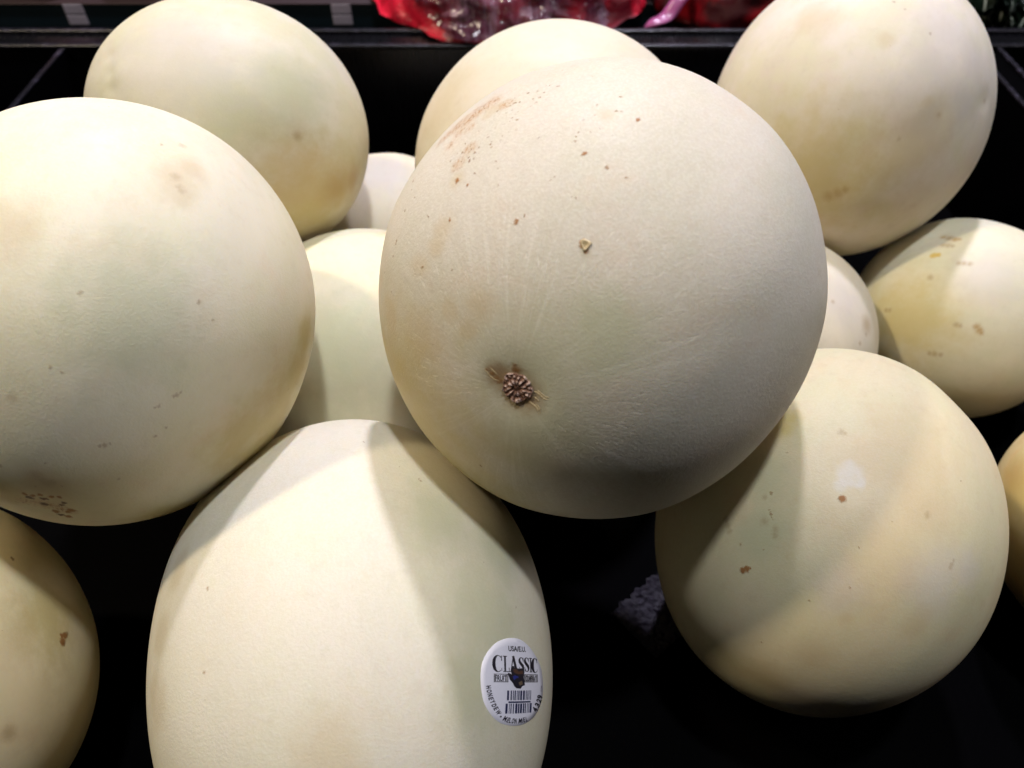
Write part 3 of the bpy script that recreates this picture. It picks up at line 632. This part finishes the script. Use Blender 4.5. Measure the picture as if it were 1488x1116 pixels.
YB, XR, XL, ZR = .650, .391, -.3815, .113
bin_ = bpy.data.objects.new("display_bin", None); C.objects.link(bin_)
bin_.location = (0, .25, 0)
tag(bin_, "wide black plastic produce bin with a double ridged rim holding the melons", "display bin")
# floor sheet with slight sag
NX, NY = 60, 36
vs = [(-1.0 + 2.0 * i / NX, -.18 + .83 * j / NY, -.0004 + .0006 * math.sin(i * .7) * math.sin(j * .6) - .0004) for j in range(NY + 1) for i in range(NX + 1)]
fs = [(j * (NX + 1) + i, j * (NX + 1) + i + 1, (j + 1) * (NX + 1) + i + 1, (j + 1) * (NX + 1) + i) for j in range(NY) for i in range(NX)]
link("bin_floor", pydata("bin_floor", vs, fs), bin_, MATTE)
vs = []; fs = []  # lit area of the floor, put in as a paler patch cut to its outline
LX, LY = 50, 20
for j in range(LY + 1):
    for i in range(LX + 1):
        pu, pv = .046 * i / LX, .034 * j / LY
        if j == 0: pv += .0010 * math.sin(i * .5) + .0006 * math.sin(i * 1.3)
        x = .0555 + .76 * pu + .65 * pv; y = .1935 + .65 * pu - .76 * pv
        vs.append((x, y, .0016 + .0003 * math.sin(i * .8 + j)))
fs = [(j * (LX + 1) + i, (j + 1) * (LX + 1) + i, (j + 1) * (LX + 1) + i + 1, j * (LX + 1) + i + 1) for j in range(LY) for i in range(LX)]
ln = link("lit_floor_patch", pydata("lit_floor_patch", vs, fs), bin_, PEBBLE)
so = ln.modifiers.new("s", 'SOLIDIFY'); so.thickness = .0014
box_part("back_wall", [(-1.0, 1.0, YB + .001, YB + .031, -.004, ZR - .001)], BLACK, bin_)
box_part("front_lip", [(-1.0, 1.0, -.20, -.181, -.004, .035)], MATTE, bin_)
box_part("back_rim", [(-1.0, 1.0, YB - .001, YB + .005, ZR - .001, ZR + .002), (-1.0, 1.0, YB + .028, YB + .034, ZR - .001, ZR + .002)], RIM, bin_, r=.0013)
box_part("left_divider", [(XL - .002, XL + .002, -.18, YB - .002, .001, ZR - .0015)], MATTE, bin_, r=.0005)
box_part("divider_edge", [(XL - .0022, XL + .0022, -.18, YB - .002, ZR - .0014, ZR + .0004)], RIM, bin_, r=.0008)
box_part("right_wall", [(XR + .001, XR + .023, -.18, YB - .002, .001, ZR - .002)], MATTE, bin_)
box_part("right_rim", [(XR - .001, XR + .003, -.18, YB - .0015, ZR - .0018, ZR + .001), (XR + .0205, XR + .0245, -.18, YB - .0015, ZR - .0018, ZR + .001)], RIM, bin_, r=.0011)

# ------------------------------------------------------------------ the shelf behind, with price tags
shelf = bpy.data.objects.new("back_shelf", None); C.objects.link(shelf)
shelf.location = (0, .75, .086)
tag(shelf, "dark teal stepped shelf edge behind the bin with pale price tags", "produce shelf")
TEAL = plain("teal_shelf_front", (.0045, .013, .019), .45, .35)
LEDGE = plain("glossy_black_ledge", (.004, .004, .005), .16, .5)
LIP = plain("brown_shelf_lip", (.024, .011, .012), .5, .3)
box_part("ledge", [(-1.2, 1.2, YB + .036, .7495, .060, .0855)], LEDGE, shelf)
box_part("riser", [(-1.2, 1.2, .75, .760, .060, .1078)], TEAL, shelf, r=.001)
box_part("shelf_lip", [(-1.2, 1.2, .748, 1.2, .1083, .1100)], LIP, shelf, r=.0008)
TAGW = plain("price_tag_card", (.50, .44, .52), .55, .4, grain=(500, .0002))
for x in (-.4135, -.1612):
    for z0, z1 in ((.1003, .1095), (.0903, .0993)):
        bm = bmesh.new(); bevel_box(bm, x - .0092, x + .0092, .7478, .7492, z0, z1, r=.0006, seg=2)
        me = bpy.data.meshes.new("price_tag"); bm.to_mesh(me); bm.free()
        link("price_tag", me, shelf, TAGW)

# ------------------------------------------------------------------ bagged produce
def blob(n_u, n_v, fn):
    vs = []; fs = []
    for j in range(n_v + 1):
        t = math.pi * j / n_v
        for i in range(n_u):
            a = 2 * math.pi * i / n_u
            vs.append(fn((math.sin(t) * math.cos(a), math.sin(t) * math.sin(a), math.cos(t))))
    for j in range(n_v):
        for i in range(n_u):
            fs.append((j * n_u + i, (j + 1) * n_u + i, (j + 1) * n_u + (i + 1) % n_u, j * n_u + (i + 1) % n_u))
    return vs, fs
from mathutils import noise as mn
def bag_surface(c, ax, lump, crease, seed, floor, grow=0.0):
    def f(g):
        gv = Vector(g)
        s = 1 + lump * mn.noise(gv * 2.3 + Vector((seed, 0, 0))) + lump * .5 * mn.noise(gv * 4.5 + Vector((0, seed, 0)))
        w = mn.noise(gv * 3 + Vector((seed, seed, 0)))
        s += crease * (1 - abs(mn.noise(Vector((g[0] * 7 + w * 2, g[2] * 2.2, g[1] * 2 + seed)))) * 3.0)
        s += crease * .6 * (1 - abs(mn.noise(Vector((g[0] * 15, g[2] * 6 + w * 3, g[1] * 5 - seed)))) * 3.0)
        p = Vector((c[0] + g[0] * (ax[0] * s + grow), c[1] + g[1] * (ax[1] * s + grow), c[2] + g[2] * (ax[2] * s + grow)))
        fl2 = floor if p.y < .745 else max(floor, .1106)
        if p.z < fl2: p.z = fl2 - (fl2 - p.z) * .01
        return tuple(p)
    return f
k = Nodes("red_net_film")
tc = k.n("TexCoord", out=3)
net = k.n("TexWave", {"Vector": tc, "Scale": 190.0, "Distortion": 1.5}, 1)
cr = k.mix(k.step(k.noise(tc, 22, 4, .6), .40, .62), (.13, .002, .008), (.56, .006, .028))
k.setp(Base_Color=cr, Roughness=.38, Specular_IOR_Level=.5, Normal=k.bump(k.noise(tc, 260, 3), .0008), Subsurface_Weight=0.0)
RED = k.m
k = Nodes("dark_red_film")
tc = k.n("TexCoord", out=3)
k.setp(Base_Color=k.mix(k.step(k.noise(tc, 18, 4, .6), .42, .62), (.05, .001, .004), (.40, .006, .014)), Roughness=.35, Specular_IOR_Level=.5)
DRED = k.m
k = Nodes("clear_bag_film")
tc = k.vmath('MULTIPLY', k.n("TexCoord", out=3), (1.5, .45, .30))
k.setp(Base_Color=k.mix(k.step(k.noise(tc, 45, 4, .65), .38, .64), (.07, .020, .040), (.33, .19, .27)), Roughness=.20, Specular_IOR_Level=.6, Normal=k.bump(k.noise(tc, 95, 3, .5), .0016))
tr = k.n("BsdfTransparent")
mx = k.t.nodes.new("ShaderNodeMixShader")
k.put(mx.inputs[0], k.step(k.noise(tc, 28, 3), .32, .70, .30, .90)); k.t.links.new(tr, mx.inputs[1]); k.t.links.new(k.p.outputs[0], mx.inputs[2])
k.t.links.new(mx.outputs[0], k.out.inputs[0])
FILM = k.m

bag = bpy.data.objects.new("produce_bag", None); C.objects.link(bag); bag.location = (.0, .745, .115)
tag(bag, "bright red bag of produce in crinkled clear plastic, hanging over the bin's back rim", "produce bag")
f1 = bag_surface((-.004, .775, .112), (.130, .125, .066), .10, .012, 3.3, .1158)
link("net_bag", pydata("net_bag", *blob(120, 70, f1)), bag, RED)
f2 = bag_surface((-.004, .775, .112), (.130, .125, .066), .10, .030, 3.3, .1164, grow=.0040)
v2, fc2 = blob(200, 110, f2)
keep = [fc for fc in fc2 if (lambda p: p[0] > -.088 + 1.3 * max(0, .140 - p[2]) + .012 * mn.noise(Vector(p) * 40) and p[0] < .080 and p[2] > .121)(v2[fc[0]])]
used = sorted({i for fc in keep for i in fc}); rm = {o_: n2 for n2, o_ in enumerate(used)}
link("clear_wrap", pydata("clear_wrap", [v2[i] for i in used], [tuple(rm[i] for i in fc) for fc in keep]), bag, FILM)

bag2 = bpy.data.objects.new("produce_bag", None); C.objects.link(bag2); bag2.location = (.215, .79, .1102)
tag(bag2, "dark red bag of produce with a lilac plastic edge, left of the dented melon", "produce bag")
f3 = bag_surface((.222, .778, .122), (.098, .078, .060), .10, .012, 8.1, .0862)
link("net_bag", pydata("net_bag", *blob(90, 50, f3)), bag2, DRED)
k = Nodes("lilac_plastic")
tc = k.n("TexCoord", out=3)
k.setp(Base_Color=k.mix(k.noise(tc, 70, 3), (.34, .02, .13), (.30, .13, .27)), Roughness=.3, Specular_IOR_Level=.5)
vs = []; fs = []
for i in range(15):
    t = i / 14
    for j in range(5):
        s = j / 4
        vs.append((.117 + .032 * t + .019 * s, .697 + .024 * t - .002 * math.sin(s * 3.1), .108 + .022 * t + .0025 * math.sin(t * 9 + s * 2) + .003 * s))
for i in range(14):
    for j in range(4):
        fs.append((i * 5 + j, i * 5 + j + 1, i * 5 + j + 6, i * 5 + j + 5))
fl_ = link("bag_edge", pydata("bag_edge", vs, fs), bag2, k.m)
so = fl_.modifiers.new("s", 'SOLIDIFY'); so.thickness = .0006

# dark leafy greens at the far right
k = Nodes("dark_leaf")
tc = k.n("TexCoord", out=3)
k.setp(Base_Color=k.mix(k.step(k.noise(tc, 60, 4), .45, .7), (.003, .009, .004), (.022, .042, .024)), Roughness=.45, Specular_IOR_Level=.4)
LEAF = k.m
k = Nodes("leaf_vein")
k.setp(Base_Color=k.mix(k.noise(k.n("TexCoord", out=3), 90, 3), (.30, .34, .28), (.50, .54, .46)), Roughness=.5)
VEIN = k.m
greens = bpy.data.objects.new("leafy_greens", None); C.objects.link(greens); greens.location = (.452, .716, .0862)
tag(greens, "dark leafy greens with pale veins behind the right end of the rear rim", "leafy greens")
vs = []; fs = []
for i in range(9):
    t = i / 8
    for j in range(5):
        s = (j - 2) / 2
        w = .021 * math.sin(math.pi * min(1, t * .93 + .07)) ** .7
        vs.append((s * w, t * .075, .016 * math.sin(t * 2.6) + .006 * abs(s) + .003 * math.sin(t * 14 + s * 3)))
for i in range(8):
    for j in range(4):
        fs.append((i * 5 + j, i * 5 + j + 1, i * 5 + j + 6, i * 5 + j + 5))
leaf_me = pydata("leaf", vs, fs); leaf_me.materials.append(LEAF)
vm = pydata("vein", [p for i in range(9) for p in ((-.0013, i / 8 * .075, .0012 + .016 * math.sin(i / 8 * 2.6) + .003 * math.sin(i / 8 * 14)), (.0013, i / 8 * .075, .0012 + .016 * math.sin(i / 8 * 2.6) + .003 * math.sin(i / 8 * 14)))],
            [(2 * i, 2 * i + 1, 2 * i + 3, 2 * i + 2) for i in range(8)]); vm.materials.append(VEIN)
rl = random.Random(12)
for i in range(34):
    lo_ = bpy.data.objects.new("leaf", leaf_me); C.objects.link(lo_); lo_.parent = greens
    lo_.location = (rl.uniform(-.045, .07), rl.uniform(-.014, .012), rl.uniform(.008, .045))
    lo_.rotation_euler = (rl.uniform(-.2, .9), rl.uniform(-.5, .5), rl.uniform(-1.2, 1.2))
    s_ = rl.uniform(.45, .75); lo_.scale = (s_, s_, s_)
    ve = bpy.data.objects.new("vein", vm); C.objects.link(ve); ve.parent = lo_

# a few onions on the shelf whose undersides just enter the frame
def onion(x, y, r, mat, label):
    vs, fs = blob(40, 26, lambda g: (g[0] * r * (1 - .06 * g[2]), g[1] * r * (1 - .06 * g[2]), g[2] * r * .92 + (.18 * r * max(0, g[2]) ** 8)))
    me = pydata("red_onion", vs, fs); me.materials.append(mat)
    o = bpy.data.objects.new("red_onion", me); C.objects.link(o); o.location = (x, y, .1102 + r * .92)
    tag(o, label, "onion", "loose onions on the back shelf"); return o
k = Nodes("red_onion_skin")
tc = k.n("TexCoord", out=3)
k.setp(Base_Color=k.mix(k.step(k.noise(k.vmath('MULTIPLY', tc, (1, 1, .15)), 120, 4), .35, .65), (.16, .03, .07), (.42, .14, .22)), Roughness=.35, Specular_IOR_Level=.5)
ON = k.m
k = Nodes("brown_onion_skin")
tc = k.n("TexCoord", out=3)
k.setp(Base_Color=k.mix(k.noise(k.vmath('MULTIPLY', tc, (1, 1, .15)), 120, 4), (.14, .06, .03), (.30, .16, .09)), Roughness=.4, Specular_IOR_Level=.5)
BON = k.m
onion(-.452, .785, .032, ON, "purple red onion on the back shelf, nearest the left corner")
onion(-.350, .795, .034, BON, "brown onion on the back shelf right of the first price tag")
